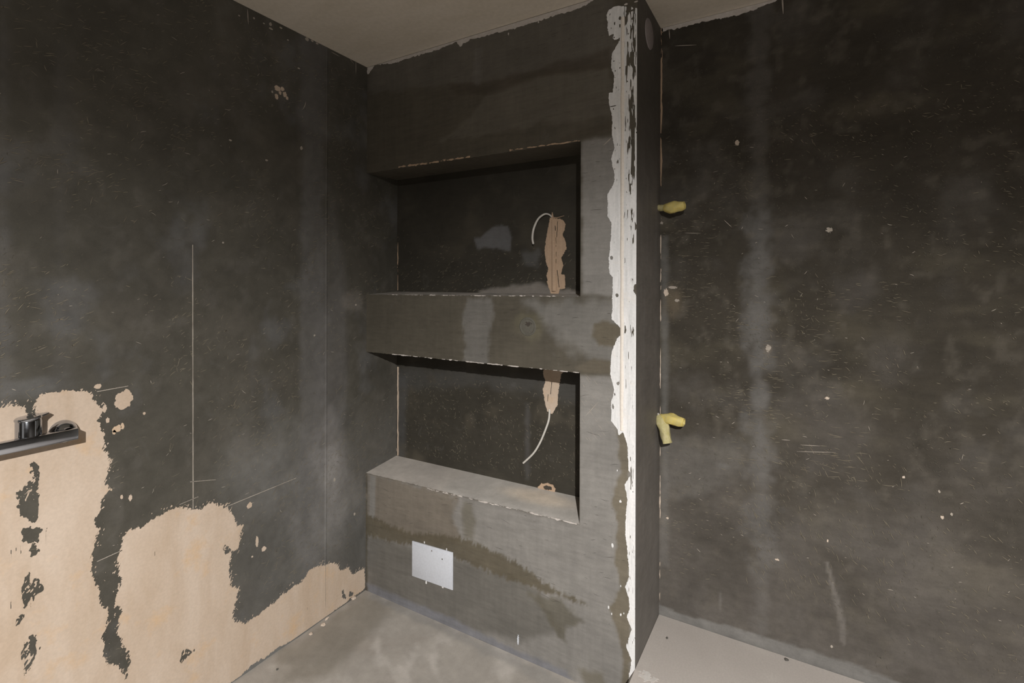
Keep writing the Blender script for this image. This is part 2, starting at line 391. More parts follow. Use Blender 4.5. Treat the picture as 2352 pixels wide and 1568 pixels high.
layer('plaster_patch', 'L', F_left, bd, 0.0016, 0.0016, M['peach'], wall_left)['label'] = 'peach plaster patch with ragged brushed edges, low on the dark wall'
# isolated dabs of plaster on the left wall
rs = random.Random(4)
def dab(pl, px, py, rx, ry, mat, parent, seed=1, name='plaster_dab', rag=0.35, off=0.0014, thr=0.0):
    c = np.array(uv(pl, px, py)); ru = abs(uv(pl, px+rx, py)[0]-c[0]); rv = abs(uv(pl, px, py+ry)[1]-c[1]); r_ = min(ru, rv)
    f = lambda U, V: (1-np.sqrt(((U-c[0])/ru)**2+((V-c[1])/rv)**2)+rag*fbm(U, V, r_*.5, r_*.5, seed, 3)-thr)*r_
    return layer(name, pl, f, (c[0]-ru*1.6, c[0]+ru*1.6, c[1]-rv*1.6, c[1]+rv*1.6), max(r_/9, .0006), off, mat, parent)
for k, q in enumerate([(285, 917, 20, 21), (224, 887, 8, 6), (268, 984, 10, 8), (281, 978, 4, 8), (262, 992, 4, 5), (331, 949, 3, 3), (573, 1160, 6, 7), (606, 1260, 5, 6),
                       (590, 1243, 3, 12), (579, 1278, 2, 2), (279, 1141, 3, 5), (299, 1143, 4, 7), (240, 938, 5, 9), (247, 965, 4, 6), (637, 203, 7, 6), (648, 204, 4, 5),
                       (635, 222, 4, 6), (654, 217, 4, 6), (659, 225, 3, 4), (643, 213, 3, 4), (625, 211, 2, 3), (621, 56, 3, 4), (645, 64, 3, 2), (622, 66, 4, 2), (549, 36, 2, 1.5),
                       (606, 54, 2, 1.5), (705, 90, 4, 4), (583, 42, 2, 2), (661, 92, 2, 1.5), (717, 94, 3, 2), (728, 100, 3, 2), (529, 322, 3, 2), (692, 340, 3, 4), (686, 157, 3, 1.5),
                       (722, 770, 2, 2), (817, 700, 2, 2), (512, 557, 2, 2), (612, 368, 3, 2), (768, 1101, 2, 4), (814, 1180, 2, 3)]):
    dab('L', *q, M['peach'] if k < 20 else M['scratch_pale'], wall_left, 100+k)
# crumbly fringe of thin plaster beside the big patch
def F_fr(U, V):
    b_ = sdf(PA, U, V); return np.minimum(0.6-np.abs(fbm(U, V, .004, .006, 81, 3, -.5))*0-0.6+fbm(U, V, .0035, .010, 82, 3, -.5)-0.30-np.clip(-b_, 0, 1)*14, 1)*0.004
layer('plaster_fringe', 'L', F_fr, (bd[0]+.3, bd[1], .05, 1.16), 0.002, 0.0009, M['peach'], wall_left, True)

def scatter(pl, n, ub, vb, ang, L, w, seed, dens=None, bend=.3):
    r = np.random.RandomState(seed); out = []
    A = r.uniform(ub[0], ub[1], n*8); B = r.uniform(vb[0], vb[1], n*8)
    if dens is not None:
        q_ = dens(A, B) if getattr(dens, 'vec', False) else np.array([dens(a, b_) for a, b_ in zip(A, B)])
        k_ = r.rand(n*8) < q_; A = A[k_]; B = B[k_]
    for a, b_ in zip(A[:n], B[:n]):
        an = ang(a, b_, r); out.append((a, b_, an, r.uniform(*L)*(.4+r.rand()), r.uniform(*w), r.normal()*bend))
    return out
def nz(sc_, seed, lo, hi):
    def f(a, b_): return sm(fbm(a, b_, sc_, sc_, seed, 3), lo, hi)
    f.vec = True
    return f
L1 = scatter('L', 4200, (-1.5, .19), (.25, 2.45), lambda a, b_, r: (r.normal()*.3+.42 if r.rand() < .75 else r.uniform(0, 3.14)), (.006, .022), (.0007, .0017), 7, nz(.2, 91, -.3, .5))
L1 += scatter('L', 260, (-.9, -.2), (.35, .95), lambda a, b_, r: 1.0+r.normal()*.35, (.01, .03), (.0005, .001), 8)
L1 += scatter('L', 220, (-.5, 0.0), (.45, 1.0), lambda a, b_, r: .9+r.normal()*.3, (.01, .035), (.0006, .0013), 9)
L0 = scatter('L', 6500, (-1.5, .19), (.2, 2.45), lambda a, b_, r: r.normal()*.7+.4, (.003, .009), (.0008, .0016), 17, nz(.12, 93, -.4, .3))
ribbons('fine_scratches', 'L', L0, .0011, M['scratch_dim'], wall_left)
ribbons('surface_scratches', 'L', L1, .0012, M['scratch'], wall_left)
L2 = scatter('L', 170, (-1.4, .15), (.4, 2.4), lambda a, b_, r: r.normal()*.7+.3, (.006, .018), (.0009, .0018), 10)
L2 += [line_strokes('L', (568, 20), (570, 56), .004), line_strokes('L', (817, 140), (817, 170), .0035), line_strokes('L', (694, 252), (702, 233), .003, .6),
       line_strokes('L', (790, 118), (813, 148), .003), line_strokes('L', (760, 119), (780, 130), .003)]
ribbons('pale_nicks', 'L', L2, .0013, M['scratch_pale'], wall_left)
# marking lines
def chalk(pl, a, b_, w, parent, off=.0016):
    A = np.array(uv(pl, *a)); B = np.array(uv(pl, *b_)); d = B-A; n_ = np.array([-d[1], d[0]])/np.hypot(*d); vs = []; fs = []; K = 40
    r = random.Random(int(a[0]))
    for i in range(K+1):
        c = A+d*i/K+n_*r.uniform(-.0002, .0002); ww = w*r.uniform(.35, .6); vs += [tuple(c+n_*ww), tuple(c-n_*ww)]
    for i in range(K): fs.append((2*i+1, 2*i+3, 2*i+2, 2*i))
    Q = np.array(vs); return mesh_obj('marking_line', to3(pl, Q[:, 0], Q[:, 1], off).tolist(), fs, M['scratch_pale'], parent)
for a, b_, w in (((442, 562), (443, 1168), .0032), ((517, 1164), (680, 1097), .0026), ((222, 1289), (280, 1263), .0026), ((436, 1106), (495, 1101), .0018), ((412, 1158), (455, 1140), .002), ((222, 899), (294, 886), .0025)):
    chalk('L', a, b_, w, wall_left)
# peach joint where the wall meets the niche backs, and the board joint
def joint(name, pl, px, y0, y1, w, mat, parent, seed, thr=0.0, off=.0012, amp=1.0, ax=1):
    a = np.array(uv(pl, px, y0)); b_ = np.array(uv(pl, px, y1)); u_ = (a[0]+b_[0])/2; lo, hi = sorted((a[1], b_[1]))
    f = lambda U, V: w/2-np.abs(U-u_+.0006*fbm(U, V, .03, .03, seed+3, 2))+w*amp*(fbm(U, V, .006, .05, seed, 3)-thr)
    return layer(name, pl, f, (u_-w*1.6, u_+w*1.6, lo, hi), w/5, off, mat, parent)
# =================================================================================== NICHE WALL (boxed-out block)
sill_l = un(843, 1086, 1, 0)[2]; sill_r = un(1330, 1204, 1, 0)[2]
sb_l = un(911, 1046, 1, ND)[2]; sb_r = un(1330, 1141, 1, ND)[2]
top_l = un(847, 397, 1, 0)[2]; top_r = un(1334, 324, 1, 0)[2]
sh_l = un(843, 676, 1, 0)[2]; sh_r = un(1335, 681, 1, 0)[2]; shb = ZS1+.004
bt_l = un(845, 808, 1, 0)[2]; bt_r = un(1331, 856, 1, 0)[2]
GREY = (0.225, 0.217, 0.205); BRN = (0.092, 0.082, 0.064)
def front_paint(U, V):
    C = np.ones(U.shape+(3,))*np.array(BRN)
    zz = V
    s = lambda pts, col, **k: stain(C, 'F', U, V, pts, col, **k)
    # upper field: dark trowelled coat with greyer clouds
    C = s([(845, 120), (1060, 80), (1410, -60), (1410, 130), (1180, 175), (1000, 205), (845, 210)], (0.125, 0.115, 0.10), feather=.02, rag=.04, scale=.08, aniso=2, seed=12, amt=.8)
    C = s([(1150, 190), (1250, 175), (1400, 150), (1400, 265), (1200, 290), (1000, 330), (1090, 260)], (0.13, 0.118, 0.098), feather=.012, rag=.03, scale=.06, aniso=2, seed=15, amt=.8)
    C = s([(1030, 190), (1100, 195), (1400, 112), (1400, 150), (1210, 180), (1130, 215), (1050, 215)], (0.07, 0.058, 0.044), feather=.012, rag=.02, scale=.05, aniso=2, seed=16, amt=.7)
    C = s([(1088, 110), (1105, 110), (1105, 195), (1086, 195)], (0.14, 0.13, 0.12), feather=.008, rag=.01, scale=.02, seed=17, amt=.7)
    C = s([(1280, 315), (1415, 270), (1415, 300), (1290, 328)], (0.075, 0.062, 0.045), feather=.008, rag=.012, scale=.04, aniso=3, seed=18, amt=.5)
    # grey right column
    C = s([(1336, 325), (1420, 312), (1420, 680), (1337, 676)], GREY, feather=.010, rag=.01, scale=.05, seed=19)
    # shelf front
    C = s([(845, 676), (1337, 681), (1400, 683), (1400, 862), (1330, 858), (845, 808)], (0.088, 0.079, 0.062), feather=.004, rag=.003, scale=.02, seed=20)
    C = s([(1075, 684), (1130, 684), (1135, 720), (1125, 760), (1120, 850), (1065, 845), (1068, 790), (1062, 730)], (0.165, 0.16, 0.152), feather=.012, rag=.015, scale=.02, aniso=.5, seed=21, amt=.75)
    C = s([(1200, 690), (1330, 690), (1400, 690), (1425, 700), (1425, 850), (1330, 815), (1290, 780), (1250, 740)], (0.185, 0.18, 0.17), feather=.035, rag=.04, scale=.05, seed=22, amt=.8)
    C = s([(1365, 745), (1385, 735), (1420, 745), (1434, 762), (1415, 775), (1410, 795), (1375, 795), (1362, 775)], (0.115, 0.10, 0.074), feather=.006, rag=.008, scale=.02, seed=23)
    C = s([(1320, 842), (1365, 822), (1405, 830), (1405, 860), (1335, 856)], (0.115, 0.10, 0.076), feather=.006, rag=.008, scale=.02, seed=24)
    C = blob(C, 'F', U, V, 1212, 748, 40, 40, (0.125, 0.115, 0.08), .8, 25)
    C = blob(C, 'F', U, V, 1212, 754, 19, 19, (0.16, 0.155, 0.138), .8, 26, .2)
    C = blob(C, 'F', U, V, 1213, 747, 8, 7, (0.07, 0.062, 0.05), .8, 27, .3)
    # below the niches
    low = [(845, 1088), (1060, 1140), (1330, 1204), (1332, 862), (1425, 866), (1470, 980), (1470, 1640), (1300, 1640), (845, 1420)]
    C = s(low, GREY, feather=.008, rag=.006, scale=.03, seed=28)
    C = s([(845, 1090), (905, 1100), (1050, 1140), (1040, 1190), (1060, 1245), (1000, 1250), (930, 1235), (860, 1200), (845, 1190)], (0.175, 0.155, 0.13), feather=.015, rag=.02, scale=.03, seed=29)
    C = s([(845, 1225), (950, 1262), (1100, 1300), (1240, 1345), (1260, 1390), (1290, 1450), (1200, 1470), (1000, 1440), (845, 1350)], (0.132, 0.126, 0.114), feather=.02, rag=.02, scale=.06, seed=30, amt=.9)
    C = s([(850, 1090), (863, 1095), (861, 1190), (848, 1186)], (0.22, 0.215, 0.205), feather=.006, rag=.003, scale=.02, seed=31, amt=.8)
    C = s([(840, 1180), (880, 1200), (950, 1225), (1000, 1225), (1060, 1235), (1120, 1258), (1200, 1300), (1260, 1345), (1340, 1385), (1230, 1352), (1120, 1312), (1060, 1285), (950, 1255), (840, 1228)],
          (0.105, 0.09, 0.062), feather=.008, rag=.022, scale=.02, aniso=.35, seed=32, amt=.9)
    C = s([(1062, 1150), (1085, 1155), (1092, 1190), (1085, 1240), (1068, 1235), (1060, 1190)], (0.125, 0.113, 0.08), feather=.015, rag=.012, scale=.03, seed=33, amt=.6)
    C = s([(1215, 1365), (1290, 1375), (1340, 1430), (1300, 1440), (1300, 1475), (1280, 1460), (1250, 1410)], (0.11, 0.10, 0.075), feather=.012, rag=.018, scale=.03, seed=34, amt=.75)
    C = s([(1330, 1535), (1385, 1545), (1395, 1580), (1345, 1580)], (0.12, 0.105, 0.07), feather=.015, rag=.01, scale=.03, seed=35, amt=.6)
    # wet brown margin beside the filler
    C = s([(1416, 985), (1446, 1000), (1446, 1060), (1450, 1568), (1420, 1640), (1432, 1500), (1410, 1430), (1400, 1395), (1425, 1350), (1412, 1290), (1420, 1200), (1405, 1150), (1425, 1080), (1420, 1030)],
          (0.15, 0.13, 0.095), feather=.006, rag=.010, scale=.02, seed=36, amt=.9)
    # bluish foot strip
    C = s([(842, 1338), (900, 1362), (1050, 1425), (1180, 1490), (1300, 1540), (1330, 1580), (1270, 1570), (1050, 1462), (850, 1368)], (0.185, 0.19, 0.215), feather=.010, rag=.01, scale=.03, seed=37, amt=.8)
    C = s([(1100, 1468), (1200, 1518), (1280, 1556), (1280, 1580), (1100, 1490)], (0.10, 0.093, 0.08), feather=.006, rag=.01, scale=.03, seed=38, amt=.7)
    # trowel streaks
    C = C*(1+.10*fbm(U, V, .12, .006, 39, 3, .05))[..., None]
    C = C*(1+.07*fbm(U, V, .01, .2, 44, 3))[..., None]
    return C
S = Sheet()
def fband(u, lo, hi, step=.007, pl='F'):
    """sheet between two lines lo(u) and hi(u)"""
    l_ = lo(u); h_ = hi(u); n = max(2, int(np.max(h_-l_)/step)); t = np.linspace(0, 1, n+1)
    U = np.repeat(u[:, None], n+1, 1); V = l_[:, None]*(1-t)+h_[:, None]*t
    return U, V
lin = lambda a, b_: (lambda u: a+(b_-a)*np.clip(u/XR, 0, 1))
edge_n = lambda seed, amp: (lambda u: amp*fbm(u, u*0+.3, .012, .012, seed, 3))
f_sill = lambda u: lin(sill_l, sill_r)(u)+edge_n(1, .0016)(u)
f_top = lambda u: lin(top_l, top_r)(u)+edge_n(2, .002)(u)
f_sh = lambda u: lin(sh_l, sh_r)(u)+edge_n(3, .0016)(u)
f_bt = lambda u: lin(bt_l, bt_r)(u)+edge_n(4, .0016)(u)
uA = np.concatenate([np.linspace(0, XR, 180)]); uB = np.linspace(XR, W, 35)
cst = lambda c: (lambda u: u*0+c)
for us, lo, hi in ((uA, cst(0), f_sill), (uA, f_bt, f_sh), (uA, f_top, cst(H)), (uB, cst(0), f_sill), (uB, f_sill, f_bt), (uB, f_bt, f_sh), (uB, f_sh, f_top), (uB, f_top, cst(H))):
    U, V = fband(us, lo, hi); P = to3('F', U, V)
    jit = np.exp(-((U-XR)/.006)**2)*0
    S.grid(P, front_paint(U, V))
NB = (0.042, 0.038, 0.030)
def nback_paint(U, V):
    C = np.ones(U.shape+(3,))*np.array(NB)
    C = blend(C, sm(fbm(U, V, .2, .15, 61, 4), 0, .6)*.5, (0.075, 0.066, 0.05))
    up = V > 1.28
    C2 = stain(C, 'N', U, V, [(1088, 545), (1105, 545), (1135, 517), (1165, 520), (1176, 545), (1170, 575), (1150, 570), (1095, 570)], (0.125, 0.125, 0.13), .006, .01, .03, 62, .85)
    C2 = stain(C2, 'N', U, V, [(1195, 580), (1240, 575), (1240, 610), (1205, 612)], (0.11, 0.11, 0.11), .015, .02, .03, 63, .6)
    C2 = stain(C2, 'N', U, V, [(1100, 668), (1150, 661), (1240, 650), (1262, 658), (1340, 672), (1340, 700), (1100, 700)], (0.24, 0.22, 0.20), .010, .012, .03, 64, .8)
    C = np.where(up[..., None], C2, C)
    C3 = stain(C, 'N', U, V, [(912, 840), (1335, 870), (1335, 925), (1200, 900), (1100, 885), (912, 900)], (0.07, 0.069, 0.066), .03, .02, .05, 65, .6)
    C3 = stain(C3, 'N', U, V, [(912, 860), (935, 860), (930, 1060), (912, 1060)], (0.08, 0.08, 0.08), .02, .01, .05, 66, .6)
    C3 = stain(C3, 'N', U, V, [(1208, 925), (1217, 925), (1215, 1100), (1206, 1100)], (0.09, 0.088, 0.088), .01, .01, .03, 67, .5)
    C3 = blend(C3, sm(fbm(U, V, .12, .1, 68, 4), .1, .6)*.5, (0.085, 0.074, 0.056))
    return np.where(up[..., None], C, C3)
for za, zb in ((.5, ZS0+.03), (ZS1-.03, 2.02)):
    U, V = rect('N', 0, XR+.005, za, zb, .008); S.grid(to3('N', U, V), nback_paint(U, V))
# horizontal reveals: sill, shelf top (seen), undersides
def reveal(fu, bl, br, paint, flip, fl=0, fr=0):
    n = 26; t = np.concatenate([np.linspace(0, .1, 8)[:-1], np.linspace(.1, 1, n-7)]); zs = lin(fl, fr)(uA); dz = fu(uA)-zs; z1 = bl+(br-bl)*np.clip(uA/XR, 0, 1)
    P = np.zeros((len(uA), n, 3)); P[..., 0] = uA[:, None]; P[..., 1] = t*ND; P[..., 2] = zs[:, None]*(1-t)+z1[:, None]*t+dz[:, None]*np.clip(1-t*9, 0, 1)**2
    S.grid(P, paint(P[..., 0], P[..., 1]), flip)
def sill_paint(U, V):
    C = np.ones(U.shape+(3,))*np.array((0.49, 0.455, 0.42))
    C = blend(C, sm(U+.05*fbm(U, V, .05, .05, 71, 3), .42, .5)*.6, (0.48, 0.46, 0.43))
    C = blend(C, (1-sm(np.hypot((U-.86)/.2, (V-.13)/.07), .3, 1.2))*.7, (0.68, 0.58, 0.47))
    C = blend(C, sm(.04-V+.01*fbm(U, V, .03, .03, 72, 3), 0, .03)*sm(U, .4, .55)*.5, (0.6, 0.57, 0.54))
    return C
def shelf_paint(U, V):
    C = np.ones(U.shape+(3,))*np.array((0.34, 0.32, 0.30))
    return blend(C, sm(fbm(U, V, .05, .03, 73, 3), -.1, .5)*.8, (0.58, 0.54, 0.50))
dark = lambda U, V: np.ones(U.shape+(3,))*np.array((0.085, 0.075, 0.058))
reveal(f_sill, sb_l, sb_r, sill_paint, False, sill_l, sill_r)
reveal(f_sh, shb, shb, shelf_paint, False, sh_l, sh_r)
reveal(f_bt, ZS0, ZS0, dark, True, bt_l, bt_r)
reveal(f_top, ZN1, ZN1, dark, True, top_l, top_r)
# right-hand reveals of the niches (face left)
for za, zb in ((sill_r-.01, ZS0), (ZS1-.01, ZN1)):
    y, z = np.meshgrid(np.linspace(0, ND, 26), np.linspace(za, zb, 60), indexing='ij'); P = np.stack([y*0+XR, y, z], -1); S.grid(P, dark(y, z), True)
# outer side of the block, facing the recess on the right
def side_paint(U, V):
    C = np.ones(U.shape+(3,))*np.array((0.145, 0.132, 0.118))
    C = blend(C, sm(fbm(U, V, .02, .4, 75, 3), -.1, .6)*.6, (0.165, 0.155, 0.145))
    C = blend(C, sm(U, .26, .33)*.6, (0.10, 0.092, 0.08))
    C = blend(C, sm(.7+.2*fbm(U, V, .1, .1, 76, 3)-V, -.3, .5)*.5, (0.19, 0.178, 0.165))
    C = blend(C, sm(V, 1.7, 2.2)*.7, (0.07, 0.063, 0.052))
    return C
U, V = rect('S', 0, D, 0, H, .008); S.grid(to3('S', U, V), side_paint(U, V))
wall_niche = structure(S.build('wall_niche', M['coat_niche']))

# white filler over the corner bead
ST_L = [(1440, 6), (1414, 14), (1398, 24), (1394, 34), (1396, 49), (1397, 71), (1399, 82), (1411, 78), (1407, 90), (1416, 92), (1424, 87), (1421, 98), (1415, 108), (1407, 122), (1403, 153), (1411, 173), (1408, 212), (1398, 214),
        (1398, 235), (1406, 268), (1406, 306), (1411, 339), (1404, 365), (1411, 400), (1411, 419), (1396, 446), (1396, 496), (1405, 511), (1402, 565), (1398, 599), (1400, 626),
        (1407, 637), (1407, 695), (1405, 733), (1419, 746), (1432, 760), (1430, 764), (1417, 779), (1404, 809), (1402, 859), (1411, 894), (1404, 924), (1404, 966), (1419, 986),
        (1421, 998), (1432, 992), (1438, 1010), (1442, 1030), (1443, 1050), (1443, 1080), (1451, 1088), (1435, 1113), (1441, 1146), (1436, 1208), (1436, 1225), (1441, 1261), (1445, 1324), (1436, 1347),
        (1445, 1374), (1446, 1397), (1440, 1417), (1451, 1443), (1438, 1483), (1451, 1516), (1446, 1545), (1443, 1568), (1441, 1640)]
ST_R = [(1480, 1640), (1480, 40), (1468, 28), (1462, 19), (1448, 16)]
PS = poly('F', ST_L[1:]+ST_R)
SPOTS = [(1405, 592, 4, 5), (1460, 665, 5, 14), (1417, 678, 4, 5), (1452, 24, 3, 3), (1439, 26, 2, 3), (1424, 42, 3, 5), (1454, 42, 4, 4), (1450, 70, 3, 6), (1457, 100, 4, 14), (1453, 122, 3, 3), (1442, 127, 2, 2),
         (1438, 153, 2, 2), (1424, 156, 2, 2), (1424, 60, 2, 6), (1412, 54, 2, 5), (1420, 880, 4, 5), (1408, 934, 3, 7), (1412, 905, 2, 4), (1408, 244, 9, 1.5), (1462, 1432, 3, 3)]
def F_strip(U, V):
    b_ = sdf(PS, U, V)
    G = b_+.0024*fbm(U, V, .006, .012, 85, 3)+.0016*fbm(U, V, .002, .004, 84, 2)
    edge = W-U
    hi = sm(V, 1.5, 2.0)                      # thin, streaky coat high up on the right half
    st = fbm(U, V, .0045, .045, 86, 3)
    right = sm(edge, .075, .0)*sm(edge, -.001, .012)
    G = np.minimum(G, (0.62-.60*hi*right-.22*right-st)*.01)
    G = np.minimum(G, (0.80-.18*hi-fbm(U, V, .004, .012, 87, 2))*.01)
    for k, (x, y, rx, ry) in enumerate(SPOTS):
        c = uv('F', x, y); ru = abs(uv('F', x+rx, y)[0]-c[0]); rv = abs(uv('F', x, y+ry)[1]-c[1])
        G = np.minimum(G, (np.hypot((U-c[0])/ru, (V-c[1])/rv)-.85+.35*fbm(U, V, ru*.7, rv*.4, 300+k, 2))*min(ru, rv))
    return np.minimum(G, (edge-.0004)*1.0)
layer('filler_strip', 'F', F_strip, (1.17, W+.002, 0.0, H-.004), 0.0013, 0.0014, M['filler'], wall_niche)['label'] = 'ragged strip of white filler down the outer corner'
# rounded cream bead in the middle of the filler
def tube_between(pts, rad, nseg=10, closed=True, flat=1.0):
    bm = bmesh.new(); rings = []
    n = len(pts)
    prev = None
    for i, p_ in enumerate(pts):
        p_ = Vector(p_); t = (Vector(pts[min(i+1, n-1)])-Vector(pts[max(i-1, 0)])).normalized()
        if prev is None:
            a = t.orthogonal().normalized()
        else:
            a = (prev-t*prev.dot(t)).normalized()
        prev = a; b_ = t.cross(a)
        r_ = rad(i/(n-1)) if callable(rad) else rad
        rings.append([bm.verts.new(p_+a*math.cos(k*2*math.pi/nseg)*r_+b_*math.sin(k*2*math.pi/nseg)*r_*flat) for k in range(nseg)])
    for i in range(n-1):
        for k in range(nseg): bm.faces.new((rings[i][k], rings[i][(k+1) % nseg], rings[i+1][(k+1) % nseg], rings[i+1][k]))
    if closed:
        bm.faces.new(rings[0][::-1]); bm.faces.new(rings[-1])
    return bm
bd0 = uv('F', 1430.5, 40); bd1 = uv('F', 1428, 988)
pts = [(bd0[0]+(bd1[0]-bd0[0])*i/40+.0004*math.sin(i*1.3), +.0022, bd0[1]+(bd1[1]-bd0[1])*i/40) for i in range(41)]
bm_obj('corner_bead', tube_between(pts, lambda t: .0072+.0005*math.sin(t*37), 20), M['bead'], wall_niche)['label'] = 'cream rounded bead line down the middle of the filler'
# caulk along the ceiling
def band(name, pl, top_fn, bot_pts, parent, seed, mat=None, rag=.006, off=.002, cell=.0018):
    P = poly(pl, bot_pts)
    f = lambda U, V: sdf(P, U, V)+.004+rag*fbm(U, V, .012, .012, seed, 3)
    b_ = list(bounds_of(P)); b_[3] = min(b_[3], H-.0008) if UVAX[pl][0] != 2 else b_[3]
    return layer(name, pl, f, b_, cell, off, mat or M['caulk'], parent)
band('caulk_band', 'F', None, [(846, 130), (846, 168), (851, 160), (860, 148), (905, 144), (960, 125), (1010, 110), (1050, 94), (1058, 104), (1068, 92), (1100, 84), (1170, 66), (1250, 42), (1330, 17), (1362, 0), (1375, -20), (1000, 60)], wall_niche, 401)
for k, q in enumerate([(1070, 93, 8, 5), (1438, 10, 4, 2), (1461, 4, 4, 1.5), (1237, 51, 1.5, 2), (1168, 78, 1, 3), (1454, 1149-20, 1, 1)]): dab('F', *q, M['caulk'], wall_niche, 420+k, 'caulk_dab')
cr = [un(x, y, 1, 0) for x, y in ((880, 140), (1000, 105), (1171, 53.5), (1342, 1))]
chalk_ = mesh_obj('crack_line', [tuple(c+np.array([0, -.0026, dz])) for c in cr for dz in (-.0006, .0014)], [(0, 2, 3, 1), (2, 4, 5, 3), (4, 6, 7, 5)], M['crack'], wall_niche)
# tan filler stripes over the cable chase in both niches
T1 = poly('N', [(1266, 499), (1269, 487), (1272, 499), (1278, 501), (1293, 504), (1299, 514), (1297, 528), (1292, 539), (1297, 548), (1300, 558), (1301, 571), (1294, 584), (1289, 592), (1294, 609), (1289, 629), (1298, 633), (1298, 662), (1286, 664), (1283, 676), (1266, 676), (1258, 651),
               (1256, 633), (1260, 619), (1254, 601), (1251, 578), (1254, 554), (1260, 519), (1263, 501)])
T2 = poly('N', [(1250, 815), (1296, 815), (1295, 853), (1289, 860), (1287, 875), (1283, 895), (1281, 929), (1269, 951), (1257, 944), (1252, 922), (1247, 895), (1253, 875), (1248, 858)])
def F_t(P, slits):
    def f(U, V):
        G = sdf(P, U, V)+.0028*fbm(U, V, .010, .006, 95, 3)+.0022*fbm(U, V, .004, .0022, 94, 2)
        for (x0, y0, x1, y1, w) in slits:
            a = uv('N', x0, y0); b_ = uv('N', x1, y1)
            t = np.clip((V-a[1])/(b_[1]-a[1]), 0, 1); uc = a[0]+(b_[0]-a[0])*t+.0015*fbm(U, V, .01, .02, 96, 2)
            ok = (V < max(a[1], b_[1])) & (V > min(a[1], b_[1])) & (fbm(U, V, .02, .012, 97, 2) > -.35)
            G = np.where(ok, np.minimum(G, np.abs(U-uc)-w), G)
        return G
    return f
layer('filler_stripe', 'N', F_t(T1, [(1281, 508, 1279, 545, .0015), (1277, 545, 1278, 605, .0012), (1280, 620, 1285, 662, .0018), (1275, 518, 1276, 530, .002)]), bounds_of(T1), .0011, .002, M['peach_dark'], wall_niche)['label'] = 'tan vertical filler stripe on the upper niche back'
layer('filler_stripe', 'N', F_t(T2, [(1268, 876, 1265, 905, .0015), (1260, 905, 1258, 922, .0015)]), bounds_of(T2), .0011, .002, M['peach'], wall_niche)['label'] = 'peach vertical filler stripe on the lower niche back'
for (x, y, rx, ry, m_) in ((1272, 580, 5, 80, 'peach_dark'),):
    c0 = un(1270, 505, 1, ND); c1 = un(1273, 668, 1, ND)
    bm_obj('filler_ridge', tube_between([tuple(c0*(1-t)+c1*t+np.array([0, .0005, 0])) for t in np.linspace(0, 1, 20)], lambda t: .006+.006*t, 10, flat=1), M['peach_dark'], wall_niche)
# peach joints at the inner corner of the niches (left end of their backs)
joint('corner_joint', 'N', 914, 535, 667, .0045, M['peach_dark'], wall_niche, 501, .1)
joint('corner_joint', 'N', 914, 842, 1046, .005, M['peach'], wall_niche, 505, -.35)
# plugged hole on the shelf front
c = un(1212, 750, 1, 0); R_ = abs(un(1231, 750, 1, 0)[0]-c[0])
M['plug'] = tone_mat('plug_cement', (0.118, 0.113, 0.096), (0.105, 0.10, 0.084), (0.13, 0.125, 0.11), scale=30, bstr=0.5)
bm_obj('plugged_hole', lathe_([(0, .0006), (R_*.70, .0006), (R_*.78, .0002), (R_*.84, .0022), (R_*.95, .0020), (R_*1.02, 0)], 40, (c[0], 0, c[2]), (0, -1, 0), (1, 0, 0)), M['plug'], wall_niche)
dab('F', 1214, 744, 8, 6, M['crack'], wall_niche, 541, 'chipped_spot', rag=.9, off=.0009, thr=.2)
# chipped arrises
def chips(name, pa, pb, w, mat, seed, thr, parent=None):
    a = np.array(uv('F', *pa)); b_ = np.array(uv('F', *pb))
    f = lambda U, V: (w-np.abs(V-(a[1]+(b_[1]-a[1])*(U-a[0])/(b_[0]-a[0])))+w*2.2*(fbm(U, V, .018, .006, seed, 4)-thr))
    lo, hi = sorted((a[1], b_[1]))
    o = layer(name, 'F', f, (min(a[0], b_[0]), max(a[0], b_[0]), lo-3*w, hi+3*w), .0012, .0012, mat, wall_niche, True); return o
def fz(u_, f_, dz): 
    return f_(np.array([u_]))[0]+dz
chips('edge_chips', (915, 384), (1080, 360), .0028, M['peach_dark'], 511, .05)
chips('edge_chips', (1170, 345), (1332, 323), .0022, M['peach_dark'], 512, .0)
chips('edge_chips', (900, 676.5), (1330, 681), .0018, M['caulk'], 513, .42)
chips('edge_chips', (900, 813), (1330, 855.5), .0022, M['caulk'], 514, .30)
chips('edge_chips', (980, 1121), (1325, 1203), .0026, M['caulk'], 515, .28)
# round blanking disc on the side of the block
cc = (un(1481, 75, 0, W)+un(1500, 85, 0, W))/2; ctop = un(1486, 38, 0, W); cbot = un(1497, 120, 0, W)
rz = (ctop[2]-cbot[2])/2; ry = abs(un(1500, 95, 0, W)[1]-un(1481, 62, 0, W)[1])/2; cz_ = (ctop[2]+cbot[2])/2; cy_ = (un(1500, 95, 0, W)[1]+un(1481, 62, 0, W)[1])/2
RD = (rz+ry)/2
t_ = thing('blanking_disc', 'round pinkish grey disc high on the narrow side face beside the white filler', 'disc', (W, cy_, cz_))
bm_obj('disc_face', lathe([(0, .004), (RD*.9, .004), (RD*.97, .0025), (RD, 0)], 48, (W, cy_, cz_), (1, 0, 0), (0, 1, 0)), M['disc'], t_)
